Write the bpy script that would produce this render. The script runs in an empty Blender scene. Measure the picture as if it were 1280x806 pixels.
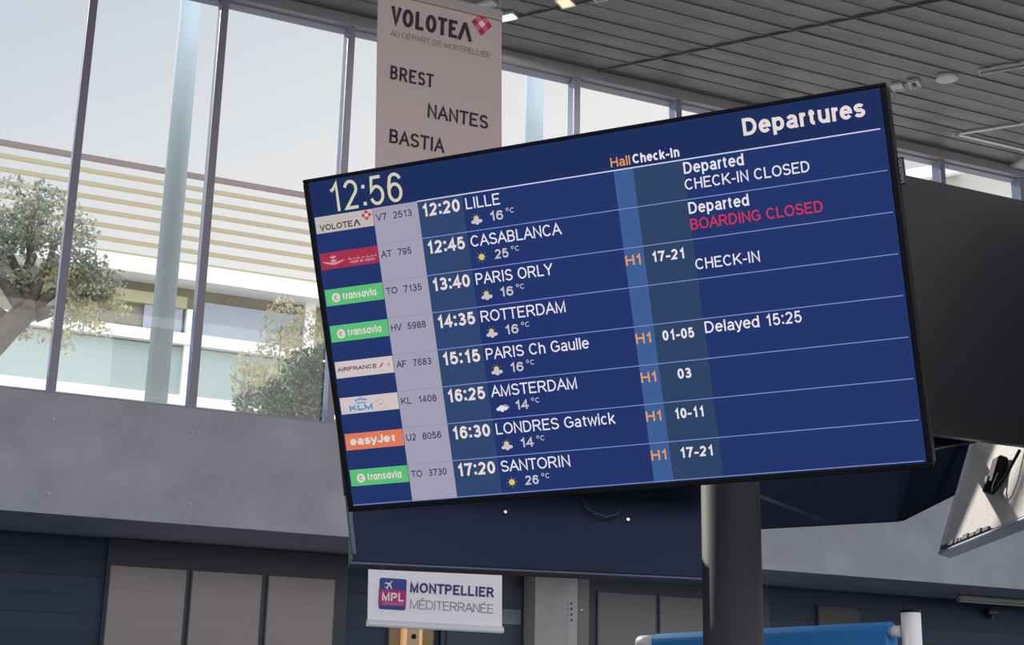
import bpy, math, random
from mathutils import Vector, Matrix
random.seed(7)
SC = bpy.context.scene
COL = SC.collection
# ------------------------------------------------------------------ camera
F_PX = 1827.794
RIGHT = Vector((0.906128, -0.422465, 0.021335))
UP = Vector((-0.132834, -0.236300, 0.962558))
FWD = Vector((0.401606, 0.875034, 0.270236))
EYE = Vector((0, 0, 1.6))
cam_data = bpy.data.cameras.new('camera')
cam_data.sensor_width = 36.0
cam_data.lens = F_PX / 1280 * 36.0
cam_data.clip_end = 300
cam = bpy.data.objects.new('camera', cam_data)
cam.matrix_world = Matrix(((RIGHT.x, UP.x, -FWD.x, EYE.x), (RIGHT.y, UP.y, -FWD.y, EYE.y),
                           (RIGHT.z, UP.z, -FWD.z, EYE.z), (0, 0, 0, 1)))
COL.objects.link(cam)
SC.camera = cam
# ------------------------------------------------------------------ view, sky, sun
SC.view_settings.view_transform = 'Standard'
SC.view_settings.look = 'None'
SC.view_settings.exposure = 0.0
SC.view_settings.gamma = 1.0
SC.view_settings.use_curve_mapping = False
SKY_HIGH = 1.9          # boost to the upper sky, out of view, to lift the facade
SKY_BOOST = 2.1         # boost to the sky behind the camera, added to light the hall
SUN_POWER = 4.0
LAMP_POWER = 34.0
world = bpy.data.worlds.new('sky')
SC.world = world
world.use_nodes = True
nt = world.node_tree
nt.nodes.clear()
wo = nt.nodes.new('ShaderNodeOutputWorld')
bg = nt.nodes.new('ShaderNodeBackground')
tc = nt.nodes.new('ShaderNodeTexCoord')
dot = nt.nodes.new('ShaderNodeVectorMath'); dot.operation = 'DOT_PRODUCT'
dot.inputs[1].default_value = (-0.42, 0.0, 0.9)
ramp = nt.nodes.new('ShaderNodeValToRGB')
cr = ramp.color_ramp
cr.elements[0].position = 0.05; cr.elements[0].color = (0.94, 0.92, 0.90, 1)
cr.elements[1].position = 0.36; cr.elements[1].color = (0.66, 0.705, 0.80, 1)
e_ = cr.elements.new(0.16); e_.color = (0.92, 0.91, 0.905, 1)
e_ = cr.elements.new(0.27); e_.color = (0.79, 0.81, 0.85, 1)
sep = nt.nodes.new('ShaderNodeSeparateXYZ')
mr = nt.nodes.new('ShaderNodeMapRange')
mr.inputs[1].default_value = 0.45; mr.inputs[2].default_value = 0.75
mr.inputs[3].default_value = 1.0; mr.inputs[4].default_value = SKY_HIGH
nt.links.new(tc.outputs['Generated'], dot.inputs[0])
nt.links.new(dot.outputs['Value'], ramp.inputs[0])
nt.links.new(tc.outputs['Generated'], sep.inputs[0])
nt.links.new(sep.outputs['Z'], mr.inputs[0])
nt.links.new(ramp.outputs[0], bg.inputs['Color'])
mb_ = nt.nodes.new('ShaderNodeMapRange')           # sky raised behind the camera, out of view, to add light indoors
mb_.inputs[1].default_value = 0.3; mb_.inputs[2].default_value = -0.4; mb_.inputs[3].default_value = 1.0; mb_.inputs[4].default_value = SKY_BOOST
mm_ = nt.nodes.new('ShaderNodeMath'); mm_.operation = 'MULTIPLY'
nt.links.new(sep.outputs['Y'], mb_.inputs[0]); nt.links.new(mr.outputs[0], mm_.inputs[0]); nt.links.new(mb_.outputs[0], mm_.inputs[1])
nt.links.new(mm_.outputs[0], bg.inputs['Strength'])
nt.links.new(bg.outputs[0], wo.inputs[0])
sun_d = bpy.data.lights.new('sun', 'SUN')
sun_d.energy = SUN_POWER; sun_d.angle = math.radians(0.6); sun_d.color = (1.0, 0.94, 0.85)
sun = bpy.data.objects.new('sun', sun_d)
sun.rotation_euler = Vector((-0.17, 0.84, 0.49)).to_track_quat('Z', 'Y').to_euler()
sun.location = (-8, 18, 14)
COL.objects.link(sun)

# ------------------------------------------------------------------ helpers
def at(px, py, Y=None, z=None):
    """the point of the hall seen at a pixel of the photograph, on a plane of known depth or height"""
    d = RIGHT * ((px - 640) / F_PX) + UP * ((403 - py) / F_PX) + FWD
    t = Y / d.y if Y is not None else (z - EYE.z) / d.z
    return EYE + d * t

def lin(c):
    return tuple(((v / 255) / 12.92 if v / 255 <= 0.04045 else ((v / 255 + 0.055) / 1.055) ** 2.4) for v in c)

MATS = {}
def mat(name, rgb, rough=0.6, metal=0.0, spec=0.4, noise=None, bump=None, emit=None, estr=1.0, stretch=(1, 1, 1), trans=0.0):
    """noise=(scale, amount) varies the colour; bump=(scale, strength)"""
    if name in MATS:
        return MATS[name]
    m = bpy.data.materials.new(name); m.use_nodes = True
    n = m.node_tree; p = n.nodes['Principled BSDF']
    c = lin(rgb)
    p.inputs['Base Color'].default_value = (*c, 1)
    p.inputs['Roughness'].default_value = rough
    p.inputs['Metallic'].default_value = metal
    p.inputs['Specular IOR Level'].default_value = spec
    if emit:
        p.inputs['Emission Color'].default_value = (*lin(emit), 1)
        p.inputs['Emission Strength'].default_value = estr
    if noise or bump:
        t = n.nodes.new('ShaderNodeTexCoord'); mp = n.nodes.new('ShaderNodeMapping')
        mp.inputs['Scale'].default_value = stretch
        n.links.new(t.outputs['Object'], mp.inputs[0])
    if noise:
        nz = n.nodes.new('ShaderNodeTexNoise'); nz.inputs['Scale'].default_value = noise[0]; nz.inputs['Detail'].default_value = 6
        nz.inputs['Roughness'].default_value = 0.65
        n.links.new(mp.outputs[0], nz.inputs['Vector'])
        rp = n.nodes.new('ShaderNodeValToRGB')
        a = noise[1]
        rp.color_ramp.elements[0].position = 0.3; rp.color_ramp.elements[1].position = 0.7
        rp.color_ramp.elements[0].color = (*[x * (1 - a) for x in c], 1)
        rp.color_ramp.elements[1].color = (*[min(1, x * (1 + a)) for x in c], 1)
        n.links.new(nz.outputs['Fac'], rp.inputs[0]); n.links.new(rp.outputs[0], p.inputs['Base Color'])
    if bump:
        nb = n.nodes.new('ShaderNodeTexNoise'); nb.inputs['Scale'].default_value = bump[0]; nb.inputs['Detail'].default_value = 5
        n.links.new(mp.outputs[0], nb.inputs['Vector'])
        b = n.nodes.new('ShaderNodeBump'); b.inputs['Strength'].default_value = bump[1]; b.inputs['Distance'].default_value = 0.01
        n.links.new(nb.outputs['Fac'], b.inputs['Height']); n.links.new(b.outputs[0], p.inputs['Normal'])
    if trans:
        out = n.nodes['Material Output']
        tl = n.nodes.new('ShaderNodeBsdfTranslucent'); mx = n.nodes.new('ShaderNodeMixShader')
        tl.inputs[0].default_value = (*[min(1, x * 1.5) for x in c], 1); mx.inputs[0].default_value = trans
        n.links.new(p.outputs[0], mx.inputs[1]); n.links.new(tl.outputs[0], mx.inputs[2]); n.links.new(mx.outputs[0], out.inputs[0])
    MATS[name] = m
    return m

def glow(name, rgb, base=(4, 4, 6)):
    """a lit colour of the switched-on screens"""
    return mat(name, base, rough=0.18, spec=0.06, emit=rgb)

def lined(name, rgb, axis, pitch, depth=0.35, rough=0.6, dark=0.75, spec=0.3, vary=0.12):
    """boards or slats: fine grooves across one object axis"""
    if name in MATS:
        return MATS[name]
    m = mat(name, rgb, rough=rough, spec=spec)
    n = m.node_tree; p = n.nodes['Principled BSDF']; c = lin(rgb)
    t = n.nodes.new('ShaderNodeTexCoord'); s = n.nodes.new('ShaderNodeSeparateXYZ')
    n.links.new(t.outputs['Object'], s.inputs[0])
    d = n.nodes.new('ShaderNodeMath'); d.operation = 'DIVIDE'; d.inputs[1].default_value = pitch
    n.links.new(s.outputs[axis], d.inputs[0])
    fr = n.nodes.new('ShaderNodeMath'); fr.operation = 'FRACT'; n.links.new(d.outputs[0], fr.inputs[0])
    rp = n.nodes.new('ShaderNodeValToRGB')
    rp.color_ramp.elements[0].color = (*[x * dark for x in c], 1)
    rp.color_ramp.elements[1].color = (*c, 1)
    rp.color_ramp.elements[0].position = 0.02; rp.color_ramp.elements[1].position = 0.12
    fl = n.nodes.new('ShaderNodeMath'); fl.operation = 'FLOOR'; n.links.new(d.outputs[0], fl.inputs[0])
    wn = n.nodes.new('ShaderNodeTexWhiteNoise'); wn.noise_dimensions = '1D'; n.links.new(fl.outputs[0], wn.inputs['W'])
    hv = n.nodes.new('ShaderNodeHueSaturation'); mv = n.nodes.new('ShaderNodeMapRange')
    mv.inputs[3].default_value = 1 - vary; mv.inputs[4].default_value = 1 + vary
    n.links.new(wn.outputs['Value'], mv.inputs[0]); n.links.new(mv.outputs[0], hv.inputs['Value'])
    n.links.new(fr.outputs[0], rp.inputs[0]); n.links.new(rp.outputs[0], hv.inputs['Color']); n.links.new(hv.outputs[0], p.inputs['Base Color'])
    b = n.nodes.new('ShaderNodeBump'); b.inputs['Strength'].default_value = depth; b.inputs['Distance'].default_value = 0.01
    n.links.new(rp.outputs[0], b.inputs['Height']); n.links.new(b.outputs[0], p.inputs['Normal'])
    return m

def glass_mat(name, tint=(1, 1, 1), refl=0.06):
    m = bpy.data.materials.new(name); m.use_nodes = True
    n = m.node_tree; n.nodes.clear()
    o = n.nodes.new('ShaderNodeOutputMaterial'); tr = n.nodes.new('ShaderNodeBsdfTransparent'); gl = n.nodes.new('ShaderNodeBsdfGlossy')
    tr.inputs[0].default_value = (*tint, 1); gl.inputs['Roughness'].default_value = 0.02
    mx = n.nodes.new('ShaderNodeMixShader'); mx.inputs[0].default_value = refl
    n.links.new(tr.outputs[0], mx.inputs[1]); n.links.new(gl.outputs[0], mx.inputs[2]); n.links.new(mx.outputs[0], o.inputs[0])
    return m

class MB:
    """collects shapes for ONE mesh object"""
    def __init__(s): s.v = []; s.f = []; s.m = []; s.ms = []
    def mi(s, m):
        if m not in s.ms: s.ms.append(m)
        return s.ms.index(m)
    def face_set(s, vs, fs, m):
        o = len(s.v); s.v += [tuple(x) for x in vs]; k = s.mi(m)
        for f in fs: s.f.append([i + o for i in f]); s.m.append(k)
        return s
    def box(s, a, b, m):
        x0, y0, z0 = a; x1, y1, z1 = b
        vs = [(x, y, z) for z in (z0, z1) for x, y in ((x0, y0), (x1, y0), (x1, y1), (x0, y1))]
        return s.face_set(vs, [(3, 2, 1, 0), (4, 5, 6, 7), (0, 1, 5, 4), (1, 2, 6, 5), (2, 3, 7, 6), (3, 0, 4, 7)], m)
    def rbox(s, a, b, m, r=0.006):
        """box with chamfered edges along its shortest axis outline"""
        x0, y0, z0 = [min(p, q) for p, q in zip(a, b)]; x1, y1, z1 = [max(p, q) for p, q in zip(a, b)]
        r = min(r, (x1 - x0) * .45, (y1 - y0) * .45, (z1 - z0) * .45)
        vs = []
        for z, i in ((z0, r), (z0 + r, 0), (z1 - r, 0), (z1, r)):
            for x, y in ((x0 + r, y0 + i), (x1 - r, y0 + i), (x1 - i, y0 + r), (x1 - i, y1 - r), (x1 - r, y1 - i), (x0 + r, y1 - i), (x0 + i, y1 - r), (x0 + i, y0 + r)):
                vs.append((x, y, z))
        fs = [tuple(range(7, -1, -1)), tuple(range(24, 32))]
        for l in range(3):
            for i in range(8):
                j = (i + 1) % 8; fs.append((l * 8 + i, l * 8 + j, l * 8 + 8 + j, l * 8 + 8 + i))
        return s.face_set(vs, fs, m)
    def prism(s, poly, off, m):
        """closed polygon (3D points) swept by a vector"""
        n = len(poly); off = Vector(off); a = [Vector(p) for p in poly]
        fs = [tuple(range(n - 1, -1, -1)), tuple(range(n, 2 * n))] + [(i, (i + 1) % n, n + (i + 1) % n, n + i) for i in range(n)]
        return s.face_set(a + [p + off for p in a], fs, m)
    def tube(s, path, r, m, k=12, cap=True):
        path = [Vector(p) for p in path]; n = len(path)
        rs = r if isinstance(r, (list, tuple)) else [r] * n
        vs = []; prev = None
        for i, p in enumerate(path):
            d = (path[min(i + 1, n - 1)] - path[max(i - 1, 0)]).normalized()
            if prev is None:
                q = d.cross(Vector((0, 0, 1)))
                if q.length < 1e-3: q = d.cross(Vector((1, 0, 0)))
            else:
                q = prev - d * prev.dot(d)
            q.normalize(); prev = q; w = d.cross(q)
            for j in range(k):
                t = 2 * math.pi * j / k
                vs.append(p + (q * math.cos(t) + w * math.sin(t)) * rs[i])
        fs = [(i * k + j, i * k + (j + 1) % k, (i + 1) * k + (j + 1) % k, (i + 1) * k + j) for i in range(n - 1) for j in range(k)]
        if cap: fs += [tuple(range(k - 1, -1, -1)), tuple(range((n - 1) * k, n * k))]
        return s.face_set(vs, fs, m)
    def flat(s, poly, z, m):
        return s.face_set([(x, y, z) for x, y in poly], [tuple(range(len(poly)))], m)
    def rect(s, x0, y0, x1, y1, z, m):
        return s.flat([(x0, y0), (x1, y0), (x1, y1), (x0, y1)], z, m)
    def disc(s, x, y, rx, ry, z, m, k=20):
        return s.flat([(x + rx * math.cos(2 * math.pi * i / k), y + ry * math.sin(2 * math.pi * i / k)) for i in range(k)], z, m)
    def ring(s, x, y, r0, r1, z, m, k=24, a0=0, a1=2 * math.pi):
        vs = []; n = k + 1
        for r in (r0, r1):
            for i in range(n):
                t = a0 + (a1 - a0) * i / k; vs.append((x + r * math.cos(t), y + r * math.sin(t), z))
        return s.face_set(vs, [(i, i + 1, n + i + 1, n + i) for i in range(k)], m)
    def stroke(s, x0, y0, x1, y1, w, z, m):
        d = Vector((x1 - x0, y1 - y0)); q = Vector((-d.y, d.x)).normalized() * w / 2
        return s.flat([(x0 + q.x, y0 + q.y), (x0 - q.x, y0 - q.y), (x1 - q.x, y1 - q.y), (x1 + q.x, y1 + q.y)], z, m)
    def text(s, body, x0, x1, y, cap, z, m, bold=0.0, depth=0.0):
        """lettering set between x0 and x1 on baseline y with capitals of height cap"""
        vs, fs = glyphs(body, x0, x1, y, cap, max(.055, .115 + 3.6 * bold))
        return s.face_set([(a, b, z + c) for a, b, c in vs], fs, m)
    def build(s, name, parent=None, smooth=False):
        me = bpy.data.meshes.new(name); me.from_pydata(s.v, [], s.f)
        for m in s.ms: me.materials.append(m)
        me.polygons.foreach_set('material_index', s.m)
        if smooth:
            me.polygons.foreach_set('use_smooth', [len(p.vertices) == 4 for p in me.polygons])
        me.update()
        o = bpy.data.objects.new(name, me); COL.objects.link(o)
        if parent: o.parent = parent
        return o

# lettering: every character is drawn with strokes, x 0..1 across its own width, y in capital heights
def EA(cx, cy, rx, ry, a0, a1):
    n = max(3, int(abs(a1 - a0) / 20))
    return [(cx + rx * math.cos(math.radians(a0 + (a1 - a0) * i / n)), cy + ry * math.sin(math.radians(a0 + (a1 - a0) * i / n))) for i in range(n + 1)]
XH = .725
GLY = {
 'A': (.93, .0, [[(0, 0), (.5, 1), (1, 0)], [(.17, .34), (.83, .34)]]), 'B': (.72, .11, [[(0, .53), (.55, .53)] + EA(.55, .765, .38, .235, -90, 90) + [(0, 1), (0, 0)] + [(.55, 0)] + EA(.55, .265, .45, .265, -90, 90)]),
 'C': (.88, .07, [EA(.52, .5, .52, .5, 42, 318)]), 'D': (.80, .11, [[(0, 0), (0, 1), (.42, 1)] + EA(.42, .5, .58, .5, 90, -90) + [(0, 0)]]),
 'E': (.70, .11, [[(1, 1), (0, 1), (0, 0), (1, 0)], [(0, .52), (.93, .52)]]), 'F': (.64, .11, [[(1, 1), (0, 1), (0, 0)], [(0, .5), (.86, .5)]]),
 'G': (.92, .07, [EA(.5, .5, .5, .5, 42, 300) + [(.98, .16), (.98, .48), (.56, .48)]]), 'H': (.76, .11, [[(0, 0), (0, 1)], [(1, 0), (1, 1)], [(0, .53), (1, .53)]]),
 'I': (.02, .14, [[(.5, 0), (.5, 1)]]), 'J': (.5, .05, [[(1, 1), (1, .3)] + EA(.5, .3, .5, .3, 0, -180)]), 'K': (.80, .11, [[(0, 0), (0, 1)], [(.95, 1), (0, .34)], [(.32, .57), (1, 0)]]),
 'L': (.60, .11, [[(0, 1), (0, 0), (1, 0)]]), 'M': (.92, .11, [[(0, 0), (0, 1), (.5, 0), (1, 1), (1, 0)]]), 'N': (.76, .11, [[(0, 0), (0, 1), (1, 0), (1, 1)]]),
 'O': (.96, .07, [EA(.5, .5, .5, .5, 0, 360)]), 'P': (.72, .11, [[(0, 0), (0, 1), (.58, 1)] + EA(.58, .73, .42, .27, 90, -90) + [(0, .46)]]),
 'R': (.80, .11, [[(0, 0), (0, 1), (.56, 1)] + EA(.56, .74, .40, .26, 90, -90) + [(0, .48)], [(.52, .48), (1, 0)]]), 'S': (.76, .07, [EA(.5, .75, .46, .25, 18, 270) + EA(.5, .25, .5, .25, 90, -162)[1:]]),
 'T': (.76, .04, [[(0, 1), (1, 1)], [(.5, 1), (.5, 0)]]), 'U': (.76, .11, [[(0, 1), (0, .38)] + EA(.5, .38, .5, .38, 180, 360) + [(1, 1)]]), 'V': (.86, .02, [[(0, 1), (.5, 0), (1, 1)]]),
 'W': (1.25, .02, [[(0, 1), (.25, 0), (.5, 1), (.75, 0), (1, 1)]]), 'Y': (.86, .02, [[(0, 1), (.5, .45), (1, 1)], [(.5, .45), (.5, 0)]]),
 '0': (.60, .09, [EA(.5, .5, .5, .5, 0, 360)]), '1': (.34, .17, [[(0, .74), (.45, .82), (.9, 1), (.9, 0)]]), '2': (.60, .09, [EA(.5, .72, .47, .28, 165, -30) + [(.45, .28), (.02, 0), (1, 0)]]),
 '3': (.60, .09, [EA(.47, .755, .43, .245, 155, -85) + EA(.47, .265, .51, .265, 85, -160)]), '4': (.64, .06, [[(.74, 0), (.74, 1), (0, .28), (1, .28)]]),
 '5': (.60, .09, [[(.92, 1), (.18, 1), (.06, .50), (.22, .58)] + EA(.48, .325, .50, .325, 105, -160)]), '6': (.60, .09, [EA(.51, .315, .48, .315, 0, 360), EA(.56, .62, .54, .38, 30, 130) + [(.06, .58), (.03, .34)]]),
 '7': (.60, .09, [[(0, 1), (1, 1), (.62, .55), (.36, 0)]]), '8': (.60, .09, [EA(.5, .755, .43, .245, 0, 360), EA(.5, .265, .5, .265, 0, 360)]), '9': (.60, .09, [EA(.49, .685, .48, .315, 0, 360), EA(.44, .38, .54, .38, -150, -50) + [(.94, .42), (.97, .66)]]),
 '-': (.30, .08, [[(0, .35), (1, .35)]]), ':': (.02, .14, ['sq.06', 'sq.64']), ' ': (.28, .05, []),
 'a': (.60, .08, [EA(.50, .50, .44, .225, 160, 20) + [(.93, .46), (.93, .12), (1.0, 0)], [(.93, .42), (.42, .36)] + EA(.40, .18, .40, .18, 95, 265) + EA(.42, .2, .52, .2, 275, 340)]),
 'b': (.62, .10, [[(0, 0), (0, 1)], EA(.5, XH / 2, .5, XH / 2, 0, 360)]), 'c': (.58, .07, [EA(.52, XH / 2, .52, XH / 2, 45, 315)]), 'd': (.62, .07, [[(1, 0), (1, 1)], EA(.5, XH / 2, .5, XH / 2, 0, 360)]),
 'e': (.64, .07, [[(.02, .385), (1, .385)] + EA(.5, XH / 2, .5, XH / 2, 5, 322)]), 'f': (.38, .04, [[(.4, 0), (.4, .80)] + EA(.85, .80, .45, .2, 180, 95), [(0, XH - .02), (.95, XH - .02)]]),
 'g': (.62, .07, [EA(.5, XH / 2, .5, XH / 2, 0, 360), [(1, XH), (1, 0)] + EA(.5, -.02, .5, .26, 0, -155)]), 'h': (.58, .10, [[(0, 0), (0, 1)], [(0, .40)] + EA(.5, .43, .5, .295, 175, 0) + [(1, 0)]]),
 'i': (.02, .10, [[(.5, 0), (.5, XH)], [(.5, .87), (.5, 1)]]), 'k': (.56, .10, [[(0, 0), (0, 1)], [(.92, XH), (0, .22)], [(.36, .42), (1, 0)]]), 'l': (.02, .10, [[(.5, 0), (.5, 1)]]),
 'm': (.98, .10, [[(0, 0), (0, XH)], [(0, .42)] + EA(.25, .45, .25, .275, 175, 0) + [(.5, 0)], [(.5, .42)] + EA(.75, .45, .25, .275, 175, 0) + [(1, 0)]]),
 'n': (.58, .10, [[(0, 0), (0, XH)], [(0, .40)] + EA(.5, .43, .5, .295, 175, 0) + [(1, 0)]]), 'o': (.64, .07, [EA(.5, XH / 2, .5, XH / 2, 0, 360)]),
 'p': (.62, .10, [[(0, XH), (0, -.27)], EA(.5, XH / 2, .5, XH / 2, 0, 360)]), 'r': (.36, .11, [[(0, 0), (0, XH)], [(0, .36)] + EA(.8, .40, .8, .325, 178, 85)]),
 's': (.56, .06, [EA(.5, .55, .44, .175, 20, 270) + EA(.5, .19, .5, .185, 90, -160)[1:]]), 't': (.42, .05, [[(.45, .95), (.45, .16)] + EA(.9, .16, .45, .16, 180, 275), [(0, XH - .02), (1, XH - .02)]]),
 'u': (.58, .10, [[(0, XH), (0, .30)] + EA(.5, .30, .5, .30, 180, 355) + [(1, .33)], [(1, XH), (1, 0)]]), 'v': (.60, .02, [[(0, XH), (.5, 0), (1, XH)]]), 'w': (.96, .02, [[(0, XH), (.25, 0), (.5, XH), (.75, 0), (1, XH)]]),
 'y': (.60, .02, [[(0, XH), (.52, 0)], [(1, XH), (.48, -.16), (.34, -.26), (.08, -.26)]]),
 '@': (.62, .07, [EA(.5, XH / 2, .5, XH / 2, 0, 360), [(1, XH), (1, 0)]]),
}
GLY['\u00c9'] = (GLY['E'][0], GLY['E'][1], GLY['E'][2] + [[(.35, 1.14), (.75, 1.30)]])
def strip_faces(pts, w):
    """a stroke of even width along a line of points, mitred at its corners"""
    q = [Vector(p) for i, p in enumerate(pts) if i == 0 or (Vector(p) - Vector(pts[i - 1])).length > w * .02]
    cl = (q[0] - q[-1]).length < 1e-6
    if cl: q = q[:-1]
    n = len(q); L = []; R = []
    for i, p in enumerate(q):
        a = q[i - 1] if (i > 0 or cl) else None; b = q[(i + 1) % n] if (i < n - 1 or cl) else None
        d0 = (p - a).normalized() if a is not None else None; d1 = (b - p).normalized() if b is not None else None
        if d0 is None: d0 = d1
        if d1 is None: d1 = d0
        n0 = Vector((-d0.y, d0.x)); n1 = Vector((-d1.y, d1.x)); m = n0 + n1
        if m.length < .35: m = n0.copy()
        else:
            m.normalize(); m = m / max(.42, m.dot(n1))
        L.append(p + m * w / 2); R.append(p - m * w / 2)
    k = n if cl else n - 1
    return L + R, [(i, (i + 1) % n, n + (i + 1) % n, n + i) for i in range(k)]
def glyphs(body, x0, x1, y, cap, w):
    """vertices and faces of a line of lettering fitted between x0 and x1"""
    gap = wid = 0; items = []; last = None
    for ch in body:
        W_, sb, paths = GLY[ch]
        if last is not None:
            gap += (last[1] + sb) * .62 + w - (.15 if last[0] == 'r' else 0)
        for p in paths: items.append((gap, wid, W_, p))
        wid += W_; last = (ch, sb)
    wa = w * cap
    ext = [(g, o + v * W_) for g, o, W_, p in items for v in ([.5] if isinstance(p, str) else [q[0] for q in p])]
    k_ = cap
    for _ in range(6):                      # letter widths stretch to fit, the gaps between letters stay
        lo = min(g * cap + o * k_ for g, o in ext); hi = max(g * cap + o * k_ for g, o in ext)
        if wid > .05: k_ += (x1 - x0 - wa - (hi - lo)) / wid
    lo = min(g * cap + o * k_ for g, o in ext)
    vs = []; fs = []; zi = 0.0
    fx = lambda g, v: x0 + wa / 2 + g * cap + v * k_ - lo
    fy = lambda v: y + wa / 2 + v * (cap - wa)
    for g_, o, W_, p in items:
        if isinstance(p, str):
            cx, cy, h = fx(g_, o + W_ / 2), y + float(p[2:]) * (cap) + wa / 2, wa * .56
            v = [(cx - h, cy - h), (cx + h, cy - h), (cx + h, cy + h), (cx - h, cy + h)]; f = [(0, 1, 2, 3)]
        else:
            # stroke ends on the outline keep square ends at full height
            p = [e for i, e in enumerate(p) if i == 0 or abs(e[0] - p[i - 1][0]) + abs(e[1] - p[i - 1][1]) > .01]
            pts = [(fx(g_, o + a * W_), fy(b)) for a, b in p]
            if not (abs(pts[0][0] - pts[-1][0]) < 1e-6 and abs(pts[0][1] - pts[-1][1]) < 1e-6):
                for e, f_ in ((0, 1), (-1, -2)):
                    d = Vector(pts[e]) - Vector(pts[f_]); yy = p[e][1]
                    if abs(d.y) > .55 * d.length and (yy in (0, 1) or abs(yy - XH) < 1e-6 or yy < -.2):
                        d = d.normalized() * wa / 2; pts[e] = (pts[e][0] + d.x, pts[e][1] + d.y)
                    elif abs(d.x) > .9 * d.length and p[e][0] in (0, 1) and len(p) <= 4 and yy in (0, 1, .52, .5, .35, .28):
                        d = d.normalized() * wa / 2; pts[e] = (pts[e][0] + d.x, pts[e][1])
            v, f = strip_faces(pts, wa)
        zi += 2e-5; k = len(vs); vs += [(q[0], q[1], zi) for q in v]; fs += [tuple(i + k for i in g) for g in f]
    return vs, fs

def empty(name, loc=(0, 0, 0), M=None):
    o = bpy.data.objects.new(name, None); COL.objects.link(o); o.empty_display_size = 0.2
    if M is not None: o.matrix_world = M
    else: o.location = loc
    return o
def tag(o, label=None, cat=None, group=None, kind=None):
    if label: o['label'] = label
    if cat: o['category'] = cat
    if group: o['group'] = group
    if kind: o['kind'] = kind
    return o
def struct(o): o['kind'] = 'structure'; return o
def shift(o, loc):
    """give a mesh built in hall coordinates an origin of its own"""
    loc = Vector(loc)
    for v in o.data.vertices: v.co -= loc
    o.location = loc
    return o

# ------------------------------------------------------------------ materials
concrete = mat('concrete', (166, 168, 178), rough=0.85, noise=(1.6, 0.16), bump=(30, 0.12), spec=0.2)
concrete_dark = mat('pilaster concrete', (168, 164, 164), rough=0.85, noise=(3, 0.12), bump=(30, 0.15), spec=0.2)
cladding = lined('dark boarding', (44, 56, 80), 'Z', 0.19, rough=0.55, dark=0.6, depth=0.5)
frame_dark = mat('dark window frame', (44, 52, 66), rough=0.45)
mullion_m = mat('grey anodised mullion', (150, 147, 162), rough=0.5, spec=0.2)
mullion_sky = mat('sky tinted mullion side', (142, 156, 182), rough=0.8, spec=0.05)  # sky reflection on the mullion sides painted into this blue
glass = glass_mat('window glass', (0.99, 0.995, 0.99), 0.035)
blind_m = lined('taupe blind', (158, 150, 150), 'Z', 0.035, rough=0.7, dark=0.8, depth=0.3, vary=0.02)
black_sheet = mat('black sheet metal', (42, 46, 64), rough=0.9, spec=0.0)
black_sat = mat('black satin panel', (35, 35, 38), rough=0.32, spec=0.5, noise=(5, 0.06))
bezel_m = mat('black bezel', (13, 14, 18), rough=0.5, spec=0.15)
rim_m = mat('grey rim', (88, 92, 106), rough=0.4, metal=0.3)
column_m = mat('black steel column', (60, 58, 65), rough=0.62, spec=0.15)
white_p = mat('white paint', (236, 232, 232), rough=0.4)
white_alu = mat('white aluminium', (215, 216, 222), rough=0.35)
floor_m = mat('warm grey stone floor', (92, 88, 84), rough=0.35, noise=(2, 0.06))
terrace_m = mat('pale terrace paving', (226, 222, 214), rough=0.8, noise=(3, 0.06))

# ------------------------------------------------------------------ the hall
CEIL = 9.15
struct(MB().box((-16, -14, -0.2), (30, 15.6, 0), floor_m).build('floor'))
struct(MB().box((-90, -90, -0.6), (90, 90, -0.22), mat('dark forecourt asphalt', (66, 66, 68), rough=0.9, noise=(0.5, 0.1))).build('ground'))
struct(MB().box((-16, 14.0, 3.46), (30, 14.30, 4.58), concrete).build('wall_back'))
struct(MB().box((-16, 14.30, 3.46), (30, 24.0, 4.2), terrace_m).build('trim_1'))
struct(MB().box((-16, 15.5, 0), (30, 15.62, 3.46), cladding).build('wall_lower'))
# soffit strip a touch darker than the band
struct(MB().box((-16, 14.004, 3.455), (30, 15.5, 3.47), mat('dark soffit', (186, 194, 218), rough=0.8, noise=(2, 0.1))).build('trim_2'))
# ceiling: shallow curved metal boards running along the window wall
cm = mat('grey ceiling boards', (112, 110, 109), rough=0.42, noise=(1.1, 0.25), stretch=(0.5, 4.0, 1), spec=0.55)
cb = MB(); y = 14.14; w = 0.26; i = 0
while y > 1.0:
    k = 6; pts = []
    drop = 0.006 + 0.006 * ((i * 7) % 5) / 4
    for j in range(k + 1):
        t = j / k; pts.append((y - w * t, CEIL - drop * (0.15 + t) + 0.012 * math.sin(math.pi * t)))
    vs = [(x, py, pz) for x in (-16, 30) for py, pz in pts]
    cb.face_set(vs, [(j, j + 1, k + 2 + j, k + 1 + j) for j in range(k)], cm)
    cb.face_set([(-16, y - w, pts[-1][1]), (30, y - w, pts[-1][1]), (30, y - w, CEIL + 0.05), (-16, y - w, CEIL + 0.05)], [(0, 1, 2, 3)], cm)
    y -= w; i += 1
cb.box((-16, y, CEIL + 0.06), (30, 14.6, CEIL + 0.30), cm)
struct(cb.build('ceiling'))
beam_m = mat('window head', (160, 156, 160), rough=0.6, noise=(2, 0.08))
struct(MB().box((-16, 13.98, 9.03), (30, 14.25, CEIL + 0.06), beam_m).build('trim_3'))
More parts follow.
